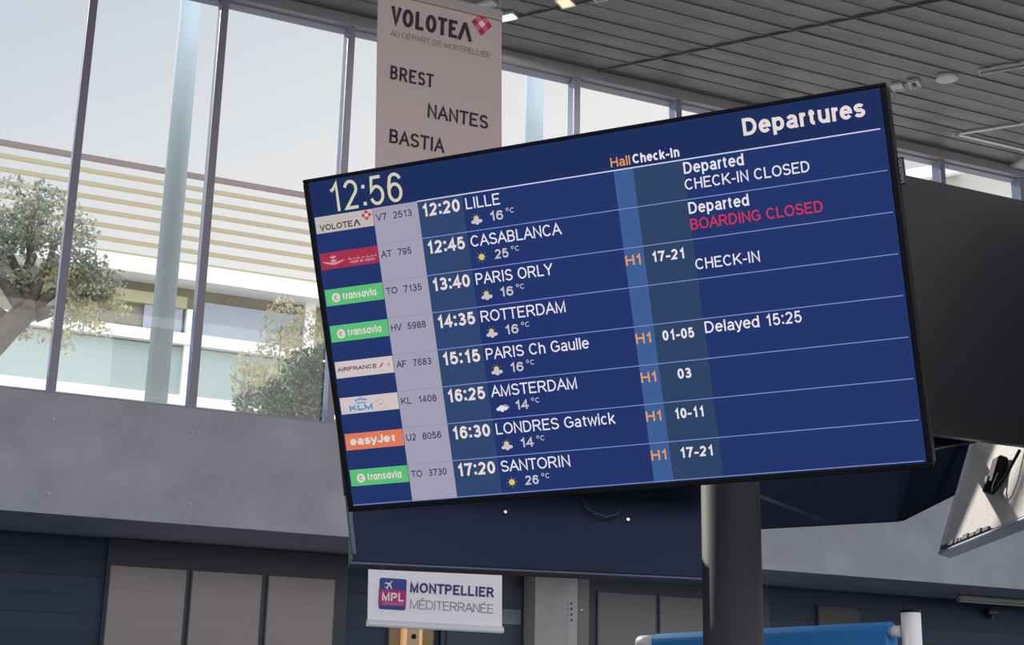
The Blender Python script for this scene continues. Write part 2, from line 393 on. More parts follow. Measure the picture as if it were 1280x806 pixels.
# joints that cross the boards at an angle
jm = mat('ceiling joint', (112, 110, 108), rough=0.6)
def strip_on_ceiling(name, a, b, w, z, m):
    a = Vector((a[0], a[1], z)); b = Vector((b[0], b[1], z)); d = (b - a).normalized(); q = Vector((-d.y, d.x, 0)) * w / 2
    return struct(MB().prism([a + q, a - q, b - q, b + q], (0, 0, 0.04), m).build(name))
strip_on_ceiling('trim_4', (7.40, 14.05), (13.0, 6.6), 0.014, CEIL - 0.020, jm)
strip_on_ceiling('trim_5', (5.5, 13.9), (10.6, 7.2), 0.010, CEIL - 0.020, jm)

# window bays: mullion, sill, head and pane
mx = [-3.85, -2.45, -1.05, 0.30, 1.685, 3.02, 4.43, 5.80, 7.215, 8.60, 10.0, 11.32, 12.655, 14.03, 15.4, 16.8, 18.2]
for i in range(len(mx) - 1):
    a, b = mx[i], mx[i + 1]
    f = MB()
    f.box((a - 0.036, 14.055, 4.58), (a + 0.036, 14.20, 9.04), mullion_sky)
    f.box((a - 0.040, 14.03, 4.58), (a + 0.040, 14.055, 9.04), mullion_m)
    f.box((a + 0.05, 14.06, 4.58), (b - 0.05, 14.22, 4.61), mullion_m)
    f.box((a + 0.05, 14.08, 9.01), (b - 0.05, 14.22, 9.04), mullion_m)
    o = struct(f.build('window_%d' % (i + 1)))
    MB().box((a + 0.05, 14.14, 4.61), (b - 0.05, 14.15, 9.01), glass).build('glass_pane', o)

# lower windows with lowered blinds
def low_window(n, x0, x1, panes, ztop, zbot, bm):
    f = MB(); f.box((x0, 15.44, zbot - 0.1), (x1, 15.5, ztop + 0.06), frame_dark)
    f.box((x0, 15.44, ztop + 0.06), (x1, 15.47, 3.44), frame_dark)
    for a, b in panes:
        f.box((a - 0.02, 15.42, zbot - 0.02), (a, 15.44, ztop + 0.02), frame_dark)
        f.box((b, 15.42, zbot - 0.02), (b + 0.02, 15.44, ztop + 0.02), frame_dark)
        f.box((a, 15.42, ztop), (b, 15.44, ztop + 0.02), frame_dark)
    o = struct(f.build('window_%d' % n))
    for a, b in panes:
        MB().box((a, 15.425, zbot), (b, 15.44, ztop), bm).build('blind', o)
low_window(20, 2.585, 5.18, [(2.625, 3.405), (3.47, 4.215), (4.29, 5.03)], 3.165, 1.3, blind_m)
blind_g = lined('grey blind', (128, 124, 126), 'Z', 0.035, rough=0.7, dark=0.85, depth=0.2, vary=0.02)
low_window(21, 8.17, 10.7, [(8.28, 9.06), (9.12, 9.9), (9.96, 10.6)], 3.225, 1.3, blind_g)
blind_b = lined('blue grey louvre', (66, 76, 90), 'Z', 0.03, rough=0.6, dark=0.7, depth=0.3)
low_window(22, 6.3, 7.30, [(6.38, 7.27)], 3.20, 1.3, blind_b)
struct(MB().box((6.9, 15.40, 2.79), (7.26, 15.424, 2.96), lined('pale louvre', (112, 128, 138), 'Z', 0.03, dark=0.8)).build('trim_6'))
# pilaster and door posts
pl = MB(); pl.box((7.32, 15.15, 0), (7.735, 15.5, 3.46), concrete_dark)
struct(pl.build('trim_7'))
pp = MB(); pp.box((7.735, 15.2, 0), (7.885, 15.5, 3.46), mat('pale metal post', (150, 153, 158), rough=0.45, metal=0.3))
for r_ in range(4):
    for c_ in range(2):
        p = at(709.5 + c_ * 5.5, 754 + r_ * 7, Y=15.19)
        pp.box((p.x - .012, 15.192, p.z - .014), (p.x + .012, 15.2, p.z + .014), mat('punched hole', (96, 98, 104)))
struct(pp.build('trim_8'))
struct(MB().box((7.895, 15.24, 0), (8.06, 15.5, 3.46), mat('grey post', (122, 120, 122), rough=0.6)).box((7.95, 15.232, 2.98), (7.97, 15.24, 3.0), white_p).build('trim_9'))

# ------------------------------------------------------------------ outside: terrace, columns, opposite building
out_col = mat('pale green grey paint', (184, 196, 200), rough=0.9, spec=0.05)
for (a, b, ra, lab) in (((226, 253), 0, 0.125, 'pale grey green round column outside behind the left windows'),
                        ((657, 680), 86, 0.125, 'pale grey green round column outside seen between banner and departures screen')):
    c = at((a[0] + a[1]) / 2, b, Y=16)
    r0 = empty('round_column', (c.x, 16, 4.2)); tag(r0, lab, 'column', 'round columns on the terrace')
    MB().tube([(0, 0, 0), (0, 0, 7.6)], ra, out_col, 28).build('shaft', r0, smooth=True)
    MB().tube([(0, 0, 0), (0, 0, .05)], ra * 1.5, out_col, 28).build('base_plate', r0, smooth=True)

facade = empty('office_building', (6, 26, 4.2))
tag(facade, 'low glazed building with white bands across the terrace behind the left windows', 'building')
def fb(name, m, *boxes):
    b = MB()
    for a in boxes: b.box([p - q for p, q in zip(a[0], (6, 26, 4.2))], [p - q for p, q in zip(a[1], (6, 26, 4.2))], m)
    return b.build(name, facade)
wh = mat('white band', (250, 249, 246), rough=0.5)
fb('wall', mat('olive brown wall', (150, 144, 126), rough=0.8, noise=(1.5, 0.15)), ((-8, 26.2, 4.2), (10.5, 30, 9.5)))
fb('glass_panel', mat('grey green glazing', (166, 182, 178), rough=0.12, spec=0.6), ((-8, 26.12, 4.25), (10.4, 26.2, 7.15)), ((-8, 26.12, 7.35), (10.4, 26.2, 8.28)))
fb('glass_panel', mat('slate blue glazing', (160, 168, 184), rough=0.12, spec=0.6), ((5.66, 26.10, 8.50), (7.55, 26.19, 9.18)), ((4.6, 26.10, 8.50), (5.3, 26.19, 9.05)))
fb('floor_band', wh, ((-8, 25.95, 7.17), (10.4, 26.2, 7.35)))
fb('floor_band', wh, ((-8, 25.95, 8.30), (10.4, 26.2, 8.51)))
fb('fascia', wh, ((-8, 25.6, 9.42), (10.5, 26.3, 9.72)))
fb('post', wh, ((5.36, 26.0, 4.2), (5.64, 26.18, 8.98)))
fb('post', wh, ((7.60, 26.0, 7.3), (7.80, 26.18, 9.45)))
fb('yellow_panel', mat('yellow green panel', (188, 184, 146), rough=0.5), ((3.4, 26.06, 9.0), (5.36, 26.19, 9.22)))
fb('yellow_panel', mat('muted yellow panel', (190, 192, 158), rough=0.5), ((4.05, 26.08, 4.2), (4.42, 26.19, 7.15)))
fb('roof', wh, ((-8, 26.3, 9.5), (10.5, 30, 9.62)))
scr = empty('louvre_screen', (1, 25.8, 9.72))
tag(scr, 'open screen of thin horizontal slats on top of the building across the terrace', 'screen')
slat_a = mat('top rail', (132, 118, 116), rough=0.6); slat_b = mat('olive slat', (176, 166, 136), rough=0.6)
for i in range(8):
    z = 11.50 - 0.246 * i
    MB().box((-9, -.05, z - 9.72 - (0.045 if i == 0 else 0.032)), (11, .05, z - 9.72 + (0.045 if i == 0 else 0.032)), slat_a if i == 0 else slat_b).build('slat', scr)
for x in (-7.5, -3.5, 8.6): MB().box((x, .05, .0), (x + .06, .11, 1.83), slat_b).build('support', scr)

# canopy seen through the right-hand windows
cn = empty('terrace_canopy', (19, 22, 4.2))
tag(cn, 'beige canopy with white beams outside the windows at the right edge', 'canopy')
bei = mat('beige sheet', (186, 182, 175), rough=0.7)
def W(*p): return Vector(p) - Vector((19, 22, 4.2))
MB().prism([W(17.2, 22.4, 11.6), W(24.5, 22.4, 11.6), W(24.5, 22.4, 15.2), W(17.2, 22.4, 15.2)], (0, .08, 0), bei).build('sheet', cn)
def beam(px0, py0, px1, py1, h):
    a = at(px0, py0, Y=22); b = at(px1, py1, Y=22); d = (b - a) * 0.04
    a -= d; b += d
    MB().prism([a - Vector((19, 22, 4.2)), b - Vector((19, 22, 4.2)), b - Vector((19, 22, 4.2 + h)), a - Vector((19, 22, 4.2 + h))], (0, .3, 0), wh).build('beam', cn)
beam(1105, 216, 1212, 199, .24); beam(1216, 257, 1300, 241, .26)
for x in (17.5, 23.6): MB().box(W(x, 22.5, 4.2), W(x + .2, 22.7, 14.6), wh).build('post', cn)

# plants
bark = mat('olive bark', (112, 104, 98), rough=0.9, noise=(12, 0.3), bump=(20, 0.5))
def leaves(mb, blobs, n, size, mats, seed):
    rnd = random.Random(seed); tot = sum(b[3] * b[4] * b[5] for b in blobs)
    for (cx, cy, cz, rx, ry, rz) in blobs:
        for _ in range(int(n * rx * ry * rz / tot)):
            while True:
                p = [rnd.uniform(-1, 1) for _ in range(3)]
                l = sum(q * q for q in p)
                if l < 1 and rnd.random() < 0.35 + 0.65 * l: break
            c = Vector((cx + p[0] * rx, cy + p[1] * ry, cz + p[2] * rz))
            d = Vector([rnd.gauss(0, 1) for _ in range(3)]).normalized()
            q = d.cross(Vector([rnd.gauss(0, 1) for _ in range(3)])).normalized()
            L = size * rnd.uniform(.7, 1.3); w = L * .22
            mb.face_set([c - d * L / 2, c + q * w, c + d * L / 2, c - q * w], [(0, 1, 2, 3)], mats[rnd.randrange(len(mats))])
olv = [mat('olive leaf', (150, 154, 138), rough=0.6, trans=0.4), mat('dusky olive leaf', (118, 122, 114), rough=0.6, trans=0.35), mat('pale olive leaf', (196, 186, 140), rough=0.6, trans=0.45)]  # three leaf tones: olive, darker olive, pale yellowish
grn = [mat('shrub leaf', (84, 102, 84), rough=0.5, trans=0.3), mat('pale shrub leaf', (126, 138, 116), rough=0.5, trans=0.35), mat('deep shrub leaf', (62, 78, 70), rough=0.5, trans=0.3)]
yel = [mat('yellowish leaf', (182, 176, 142), rough=0.6, trans=0.45), mat('straw leaf', (170, 166, 142), rough=0.6, trans=0.4)]
def px_blob(px, py, rpx, rpz, Y, ry):
    c = at(px, py, Y=Y); s = Y / F_PX * 1.16
    return (c.x, Y, c.z, rpx * s, ry, rpz * s)
def rel(o, bl): return [(b[0] - o[0], b[1] - o[1], b[2] - o[2]) + tuple(b[3:]) for b in bl]
tb = at(-60, 520, Y=19); base = (tb.x, 19, 4.2)
tree = empty('olive_tree', base); tag(tree, 'old olive tree with a leaning trunk outside the leftmost window', 'tree')
def tp(px, py, dy=0):
    p = at(px, py, Y=19 + dy); return p - Vector(base)
tk = MB()
tk.tube([(-.1, 0, 0), (-.02, 0, .9), tp(-20, 440), tp(12, 408), tp(36, 386)], [.34, .26, .19, .165, .15], bark, 10)
for pts in ([(32, 392), (24, 365), (22, 340), (10, 312), (-4, 280)], [(36, 386), (30, 352), (40, 322), (36, 290), (48, 248)], [(34, 384), (46, 356), (62, 330), (68, 300)],
            [(40, 388), (58, 372), (84, 355), (110, 330)], [(44, 394), (66, 388), (96, 372), (140, 372)], [(24, 380), (4, 352), (-20, 330)], [(14, 404), (-16, 380), (-50, 350)]):
    n = len(pts); tk.tube([tp(x, y, .12 * math.sin(i * 2.1 + x)) for i, (x, y) in enumerate(pts)], [.085 * (1 - i / n) + .012 for i in range(n)], bark, 7)
tk.build('trunk', tree, smooth=True)
fo = MB()
def ragged(bl, n, seed):
    rnd = random.Random(seed); out = []
    for b in bl:
        for _ in range(n):
            q = rnd.uniform(.26, .46); d = Vector([rnd.gauss(0, 1) for _ in range(3)]).normalized() * rnd.uniform(.2, 1) ** .5 * .85
            out.append((b[0] + d.x * b[3], b[1] + d.y * b[4], b[2] + d.z * b[5], b[3] * q, b[4] * q, b[5] * q))
    return out
leaves(fo, ragged(rel(base, [px_blob(52, 285, 52, 36, 19, .8), px_blob(44, 248, 22, 22, 19, .45), px_blob(8, 280, 40, 42, 19, .8), px_blob(30, 318, 66, 30, 19, .8), px_blob(95, 322, 34, 42, 19, .6),
                      px_blob(122, 352, 28, 34, 19, .5), px_blob(-40, 310, 50, 60, 19, .9), px_blob(15, 258, 50, 26, 19, .7), px_blob(100, 360, 40, 40, 19, .5), px_blob(25, 350, 40, 20, 19, .6)]), 11, 5), 7200, .075, olv[:2] + [olv[0]], 3)
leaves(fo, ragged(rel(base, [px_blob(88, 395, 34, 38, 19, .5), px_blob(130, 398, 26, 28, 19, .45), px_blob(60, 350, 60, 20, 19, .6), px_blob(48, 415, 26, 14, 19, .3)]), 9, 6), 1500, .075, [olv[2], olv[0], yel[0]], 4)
fo.build('foliage', tree)
pb = MB(); pb.tube([(-.1, 0, 0), (-.1, 0, .12)], [.75, .8], mat('planter stone', (170, 166, 160), rough=.8), 16); pb.build('root_collar', tree)
def bush(name, lab, blobs, Y, n, size, ms, seed, cat='shrub'):
    b0 = blobs[0]; c = at(b0[0], b0[1], Y=Y); base = (c.x, Y, 4.2)
    o = empty(name, base); tag(o, lab, cat)
    bl = rel(base, [px_blob(x, y, rx, rz, Y, ry) for x, y, rx, rz, ry in blobs])
    m = MB(); leaves(m, bl, n, size, ms, seed); m.build('foliage', o)
    s = MB()
    for b in bl:
        s.tube([(b[0] * .3, b[1] * .3, 0), (b[0] * .7, b[1], b[2] * .5), (b[0], b[1], b[2])], [.03, .02, .008], bark, 6)
    s.build('stem', o)
bush('leafy_shrub', 'dense dark green shrub outside at the lower right of the third window', [(375, 500, 44, 38, .5), (405, 480, 30, 50, .5), (335, 508, 40, 22, .4), (380, 462, 24, 26, .35)], 16.3, 4600, .075, grn, 5)
bush('leafy_shrub', 'pale yellowish shrub against the glazed building in the third window', [(352, 405, 26, 34, .4), (378, 425, 22, 40, .4), (350, 460, 34, 50, .4), (372, 510, 40, 60, .5)], 24, 2200, .10, yel, 6)
bush('leafy_shrub', 'straw coloured low shrub behind the dark green shrub', [(312, 462, 22, 24, .4), (326, 490, 34, 36, .4), (345, 520, 44, 50, .5)], 23, 1700, .10, yel, 8)

# ------------------------------------------------------------------ ceiling fittings
lamp_e = mat('lamp diffuser', (240, 238, 230), emit=(255, 250, 240), estr=1.0)
lamp_hot = mat('bright lamp diffuser', (250, 250, 246), emit=(255, 250, 236), estr=6.0)
lamp_y = mat('warm lamp diffuser', (230, 220, 180), emit=(240, 228, 190), estr=0.9)
off_d = mat('pale unlit panel', (206, 206, 208), rough=0.5)
ADIR = Vector((0.614, -0.789, 0)); APER = Vector((0.789, 0.614, 0))
def ceiling_light(cx, cy, L, Wd, lab, dm, hole=False, power=0):
    z = CEIL - 0.030
    M = Matrix(((ADIR.x, APER.x, 0, cx), (ADIR.y, APER.y, 0, cy), (0, 0, 1, z), (0, 0, 0, 1)))
    o = empty('ceiling_light', M=M); tag(o, lab, 'ceiling light', 'recessed lights along the ceiling joint')
    f = MB(); l, w, t = L / 2, Wd / 2, .012
    for a, b in (((-l, -w), (l, -w + t)), ((-l, w - t), (l, w)), ((-l, -w + t), (-l + t, w - t)), ((l - t, -w + t), (l, w - t))):
        f.box((a[0], a[1], -.004), (b[0], b[1], .10), white_alu)
    f.build('frame', o)
    d = MB().box((-l + t, -w + t, .006), (l - t, w - t, .02), dm)
    d.build('diffuser', o)
    if hole:
        MB().box((-l * .35, -w * .5, -.002), (l * .35, w * .5, .006), mat('dark lens', (40, 42, 48))).build('lens', o)
    if power:
        ld = bpy.data.lights.new('lamp_glow', 'AREA'); ld.shape = 'RECTANGLE'; ld.size = L * .9; ld.size_y = Wd * .9; ld.energy = power
        ld.color = (1, .95, .87); lo = bpy.data.objects.new('lamp_glow', ld); COL.objects.link(lo); lo.parent = o; lo.location = (0, 0, -.02)
    return o
ceiling_light(5.607, 13.07, .22, .11, 'pale recessed light above the top right corner of the hanging banner', off_d)
ceiling_light(5.93, 13.21, .20, .15, 'glaring recessed light just right of the hanging banner top corner', lamp_hot, power=LAMP_POWER)
ceiling_light(6.34, 12.63, .17, .22, 'warm recessed light at the top of the photo right of the banner', lamp_y, power=LAMP_POWER)
ceiling_light(6.60, 12.36, .14, .18, 'small pale recessed light beside the warm one at the top', off_d)
ceiling_light(10.82, 12.685, .13, .19, 'plain pale ceiling panel just above the top right screen corner', off_d)
ceiling_light(10.945, 12.53, .13, .19, 'pale ceiling panel with a dark square lens right of the screen corner', off_d, hole=True)
ceiling_light(10.70, 12.85, .12, .18, 'pale ceiling panel half hidden behind the top right screen corner', off_d)
o = empty('ceiling_speaker', (11.178, 12.23, CEIL - .032)); tag(o, 'round white ceiling disc between pale panels and the long light strip', 'speaker')
MB().tube([(0, 0, 0), (0, 0, .08)], .125, white_alu, 28).build('rim', o)
MB().tube([(0, 0, -.006), (0, 0, 0)], .11, mat('white grille', (226, 226, 228), rough=.7, bump=(200, .3)), 28).build('grille', o)
ls = empty('linear_light', M=Matrix(((ADIR.x, APER.x, 0, 12.05), (ADIR.y, APER.y, 0, 11.1), (0, 0, 1, CEIL - .032), (0, 0, 0, 1))))
tag(ls, 'long narrow recessed light strip at the top right edge of the photo', 'ceiling light')
f = MB()
for yy in (-.055, .043): f.box((-1.05, yy, 0), (1.05, yy + .012, .09), white_alu)
f.box((-1.062, -.055, 0), (-1.05, .055, .09), white_alu).box((1.05, -.055, 0), (1.062, .055, .09), white_alu)
f.build('frame', ls)
MB().box((-1.05, -.043, .03), (1.05, .043, .05), mat('grey strip', (120, 120, 124))).build('diffuser', ls)
# dark opening with a white edge
c0 = Vector((12.37, 13.50, CEIL - .020)); ca = c0 + ADIR * 3.0; cbx = c0 + Vector((3.2, .0, 0)); cc = ca + (cbx - c0)
hatch = empty('ceiling_opening', tuple(c0)); tag(hatch, 'dark ceiling opening with a white edge at the right side of the photo', 'ceiling opening')
def hs(a, b, w, m, name):
    d = (b - a).normalized(); q = Vector((-d.y, d.x, 0)) * w
    mid = (c0 + cc) / 2
    if q.dot(mid - a) < 0: q = -q
    MB().prism([a - c0, b - c0, b + q - c0, a + q - c0], (0, 0, .07), m).build(name, hatch)
hs(c0, ca, .05, white_alu, 'edge_trim'); hs(c0, cbx, .05, white_alu, 'edge_trim'); hs(cbx, cc, .05, white_alu, 'edge_trim'); hs(ca, cc, .05, white_alu, 'edge_trim')
MB().prism([Vector((0, 0, .03)), ca - c0 + Vector((0, 0, .03)), cc - c0 + Vector((0, 0, .03)), cbx - c0 + Vector((0, 0, .03))], (0, 0, .02), mat('dark void', (24, 28, 36), rough=.8)).build('cover', hatch)
o = empty('ceiling_panel', (14.6, 14.0, CEIL - .045)); tag(o, 'pale ceiling panel meeting the window head at the right edge', 'ceiling panel')
MB().box((-.80, -.30, 0), (1.5, -.05, .06), off_d).build('board', o)
MB().box((-.82, -.32, .01), (1.52, -.03, .05), white_alu).build('frame', o)

# ------------------------------------------------------------------ hanging banner
BN = empty('hanging_banner', M=Matrix.Translation((3.62, 9.0, 2.235)))
tag(BN, 'tall beige fabric banner with airline name and city names hanging left of the screen', 'banner')
fab = mat('beige banner fabric', (206, 188, 186), rough=0.85, trans=0.08); fab_w = mat('white banner fabric', (244, 240, 244), rough=0.85)
xl = lambda z: (3.166 - (z - 2.235) * .0330) - 3.62        # the sheet flares a little towards the bottom
xr = lambda z: (4.108 - (z - 2.235) * .0262) - 3.62
ZT = 6.765
zs = [2.27 + (ZT - .07 - 2.27) * i / 14 for i in range(15)]
vs = []
for z in zs: vs += [(xl(z), 0, z - 2.235), (xr(z), 0, z - 2.235), (xr(z), .006, z - 2.235), (xl(z), .006, z - 2.235)]
fs = [(3, 2, 1, 0), (56, 57, 58, 59)]
ff = [(i * 4 + j, i * 4 + (j + 1) % 4, i * 4 + 4 + (j + 1) % 4, i * 4 + 4 + j) for i in range(14) for j in range(4)]
MB().face_set(vs, ff[12:] + fs[1:], fab).build('fabric_sheet', BN)
MB().face_set(vs[:16], ff[:12] + fs[:1], fab_w).build('white_field', BN)
bar = MB()
prof = [(-.016, 0), (-.022, .012), (-.018, .03), (-.008, .045), (.012, .045), (.022, .03), (.022, .008), (.012, 0)]
bar.prism([(xl(2.235) - .004, a, b) for a, b in prof], (xr(2.235) - xl(2.235) + .008, 0, 0), white_alu)
bar.build('bottom_bar', BN)
MB().prism([(xl(ZT - .03) - .002, a, b + ZT - 2.235 - .085) for a, b in [(-.014, 0), (-.018, .03), (-.014, .078), (.014, .078), (.018, .03), (.014, 0)]],
           (xr(ZT - .03) - xl(ZT - .03) + .004, 0, 0), mat('banner top pocket', (176, 164, 164), rough=.7)).build('top_bar', BN)
wire_m = mat('steel wire', (205, 205, 205), metal=.6, rough=.3)
for x in (xl(ZT) + .04, xr(ZT) - .02):
    MB().tube([(x, 0, ZT - 2.235 - .01), (x + .02, 0, ZT - 2.235 + .25), (x, 0, CEIL - 2.235 - .03)], .006, wire_m, 6).build('suspension_wire', BN)
ink = mat('dark plum ink', (62, 46, 62), rough=.8); ink2 = mat('grey ink', (120, 106, 110), rough=.8)
blue_ink = mat('indigo ink', (66, 72, 128), rough=.8); pink_ink = mat('magenta ink', (186, 56, 120), rough=.8); blue2 = mat('blue ink', (62, 80, 146), rough=.8)
red1 = mat('crimson ink', (196, 40, 78), rough=.8); red2 = mat('rose ink', (214, 108, 136), rough=.8); white_ink = mat('white ink', (238, 228, 236), rough=.8)
grey_ink = mat('thin grey ink', (128, 124, 136), rough=.8)
class Turn(MB):
    """lettering drawn in the sheet's own x-z plane, facing the hall"""
    def __init__(s, y): super().__init__(); s.y = y
    def build(s, name, parent=None, smooth=False):
        s.v = [(x - 3.62, s.y - z, y - 2.235) for x, y, z in s.v]
        return super().build(name, parent, smooth)
p = Turn(-.003)
p.text('VOLOTE', 3.125, 3.640, 6.457, .142, 0, ink, .022)
p.stroke(3.655, 6.457, 3.700, 6.600, .028, 0, ink); p.stroke(3.745, 6.457, 3.700, 6.600, .028, .0005, ink)
p.build('airline_lettering', BN)
p = Turn(-.003); cx, cz, hx, hz = 3.832, 6.622, .083, .095
for i in range(3):
    for j in range(3):
        u0, v0 = (i - 1) / 3 * 1.0, (j - 1) / 3
        ctr = ((u0 + v0), (u0 - v0)); s_ = 1 / 3
        if i == 1 and j == 1: m_ = white_ink
        elif (i + j) % 2 == 0: m_ = red1
        else: m_ = red2
        x0, y0 = cx + ctr[0] * hx, cz + ctr[1] * hz
        p.flat([(x0 - hx * s_, y0), (x0, y0 - hz * s_), (x0 + hx * s_, y0), (x0, y0 + hz * s_)], 0, m_)
p.build('diamond_emblem', BN)
p = Turn(-.003); p.text('AU DÉPART DE MONTPELLIER', 3.124, 3.909, 6.362, .046, 0, ink2, -.010); p.build('small_lettering', BN)
for t, a, b, zz_ in (('BREST', 3.140, 3.470, 6.030), ('NANTES', 3.433, 3.905, 5.798), ('BASTIA', 3.156, 3.572, 5.549)):
    p = Turn(-.003); p.text(t, a, b, zz_, .106, 0, ink, .012); p.build('city_lettering', BN)
p = Turn(-.003)
x0, x1, z0, z1 = 3.233, 3.418, 2.348, 2.547
def rr(x0, y0, x1, y1, r, bot=True, top=True):
    pts = []
    for cx_, cy_, a0, on in ((x1 - r, y0 + r, -90, bot), (x1 - r, y1 - r, 0, top), (x0 + r, y1 - r, 90, top), (x0 + r, y0 + r, 180, bot)):
        if on: pts += [(cx_ + r * math.cos(math.radians(a0 + k * 22.5)), cy_ + r * math.sin(math.radians(a0 + k * 22.5))) for k in range(5)]
        else: pts.append((x1 if cx_ > (x0 + x1) / 2 else x0, y0 if cy_ < (y0 + y1) / 2 else y1))
    return pts
p.flat(rr(x0, z0, x1, z1, .014), 0, blue2)
p.rect(x0 - .003, z0 + .026, x1 + .001, z0 + .126, .0008, pink_ink)
p.text('MPL', 3.252, 3.402, 2.402, .054, .0016, white_ink, .030)
p.text('AEROPORT', 3.258, 3.404, 2.376, .018, .0016, mat('pale pink ink', (226, 150, 190), rough=.8), .006)
ac = (3.298, 2.506)
def ap(*pts): p.flat([(ac[0] + (x * .8 + y * .6) * .03, ac[1] + (-x * .6 + y * .8) * .03) for x, y in pts], .0016, white_ink)
ap((-.12, -1), (.12, -1), (.14, .8), (0, 1.1), (-.14, .8)); ap((.1, .35), (1.05, -.25), (1.05, -.45), (.1, -.1)); ap((-.1, .35), (-1.05, -.25), (-1.05, -.45), (-.1, -.1))
ap((.1, -.7), (.45, -.95), (.45, -1.1), (.1, -.95)); ap((-.1, -.7), (-.45, -.95), (-.45, -1.1), (-.1, -.95))
p.build('square_emblem', BN)
p = Turn(-.003); p.text('MONTPELLIER', 3.444, 4.040, 2.466, .066, 0, blue_ink, .026); p.build('town_lettering', BN)
p = Turn(-.003); p.text('MÉDITERRANÉE', 3.449, 4.040, 2.362, .058, 0, grey_ink, -.009); p.build('town_lettering', BN)

# ------------------------------------------------------------------ the departures display
SW, SH = 1.88, 1.0979
U_ = Vector((0.6861, -0.7267, 0.0339)).normalized(); N_ = Vector((-0.6775, -0.6552, -0.3342)); N_ = (N_ - U_ * N_.dot(U_)).normalized(); V_ = N_.cross(U_)
CC = Vector((2.0781, 3.8936, 2.8740))
MA = Matrix(((U_.x, V_.x, N_.x, CC.x), (U_.y, V_.y, N_.y, CC.y), (U_.z, V_.z, N_.z, CC.z), (0, 0, 0, 1)))
DA = empty('departures_display', M=MA)
tag(DA, 'large lit blue departures screen listing flights, tilted forward on the black column', 'screen')
def sx(u): return (u - .5) * SW
def sy(v): return (.5 - v) * SH
hb = MB(); l, h = SW / 2, SH / 2
hb.rbox((-l - .02, -h - .018, -.085), (l + .02, h + .012, -.004), bezel_m, .01)
hb.box((-l * .7, -h * .7, -.13), (l * .7, h * .6, -.08), bezel_m)
hb.build('housing', DA)
bz = MB()
for a, b in (((-l - .02, h), (l + .02, h + .012)), ((-l - .02, -h - .018), (l + .02, -h)), ((-l - .02, -h), (-l, h)), ((l, -h), (l + .02, h))):
    bz.rbox((a[0], a[1], -.006), (b[0], b[1], .006), bezel_m, .003)
bz.build('bezel', DA)
navy = glow('screen navy', (33, 52, 106)); head = glow('screen header navy', (29, 46, 92))
g_col = glow('screen lilac grey', (160, 156, 178)); t_col = glow('screen time column', (47, 70, 110)); h_col = glow('screen hall column', (62, 94, 148)); c_col = glow('screen desk column', (46, 67, 100))
ln = glow('screen rule', (128, 142, 206)); ln2 = glow('screen header rule', (205, 208, 236)); ln3 = glow('screen faint rule', (140, 136, 160))
wt = glow('screen white', (228, 224, 232)); tw = glow('screen warm white', (226, 216, 214)); ck = glow('screen clock cream', (206, 202, 176)); og = glow('screen orange', (226, 156, 88))
rd = glow('screen red', (214, 50, 84)); dk = glow('screen flight ink', (54, 50, 82)); gy = glow('screen pale grey', (196, 192, 200)); sunc = glow('screen sun yellow', (222, 196, 96))
sc_ = MB(); sc_.rect(-l, -h, l, h, 0, navy)
R0, RH = .1067, .1114
Z1, Z2, Z3, Z4 = .0006, .0012, .0018, .0024
sc_.rect(sx(0), sy(R0), sx(1), sy(0), Z1, head)
sc_.rect(sx(.1175), sy(.9985), sx(.2040), sy(R0), Z1, g_col)
sc_.rect(sx(.2040), sy(.9985), sx(.2885), sy(R0), Z1, t_col)
sc_.rect(sx(.5608), sy(.9985), sx(.5940), sy(R0), Z1, h_col)
sc_.rect(sx(.5940), sy(.9985), sx(.6783), sy(R0), Z1, c_col)
SCR = sc_.build('screen', DA)
rl = MB()
rl.rect(sx(.204), sy(R0 + .0022), sx(.993), sy(R0 - .0012), Z2, ln2)
for k in range(1, 9):
    v = R0 + RH * k
    if k == 8: v = .9965
    rl.rect(sx(.204), sy(v + .0012), sx(.996), sy(v - .0012), Z2, ln)
    if k < 8: rl.rect(sx(.1175), sy(v + .0007), sx(.204), sy(v - .0007), Z2, ln3)
rl.rect(sx(.001), sy(.9977), sx(.204), sy(.9953), Z2, ln)
rl.build('row_rules', SCR)
t = MB(); t.text('12:56', sx(.0385), sx(.1800), sy(.0995), .0885 * SH, Z2, ck, -.002); t.build('clock_lettering', SCR)
t = MB(); t.text('Departures', sx(.7819), sx(.9738), sy(.0690), .0475 * SH, Z2, tw, .024); t.build('title_lettering', SCR)
t = MB(); t.text('Hall', sx(.5579), sx(.5914), sy(.0975), .0265 * SH, Z2, og, .01); t.text('Check-In', sx(.5957), sx(.6745), sy(.0967), .0265 * SH, Z2, wt, .022); t.build('column_lettering', SCR)
rows = [('V7  2513', .1911, '12:20', 'LILLE', .3562, 'pc', '16', None, None), ('AT  795', .1808, '12:45', 'CASABLANCA', .4583, 'su', '25', None, None),
        ('TO  7135', .1907, '13:40', 'PARIS ORLY', .4337, 'pc', '16', 'H1', ('17-21', .6067, .6607)), ('HV  5988', .1891, '14:35', 'ROTTERDAM', .4470, 'pc', '16', None, None),
        ('AF  7683', .1901, '15:15', 'PARIS Ch Gaulle', .4798, 'pc', '16', 'H1', ('01-05', .6072, .6605)), ('KL  1408', .1905, '16:25', 'AMSTERDAM', .4491, 'cl', '14', 'H1', ('03', .6241, .6470)),
        ('U2  8056', .1903, '16:30', 'LONDRES Gatwick', .5077, 'pc', '14', 'H1', ('10-11', .6105, .6590)), ('TO  3730', .1907, '17:20', 'SANTORIN', .4190, 'su', '26', 'H1', ('17-21', .6112, .6655))]
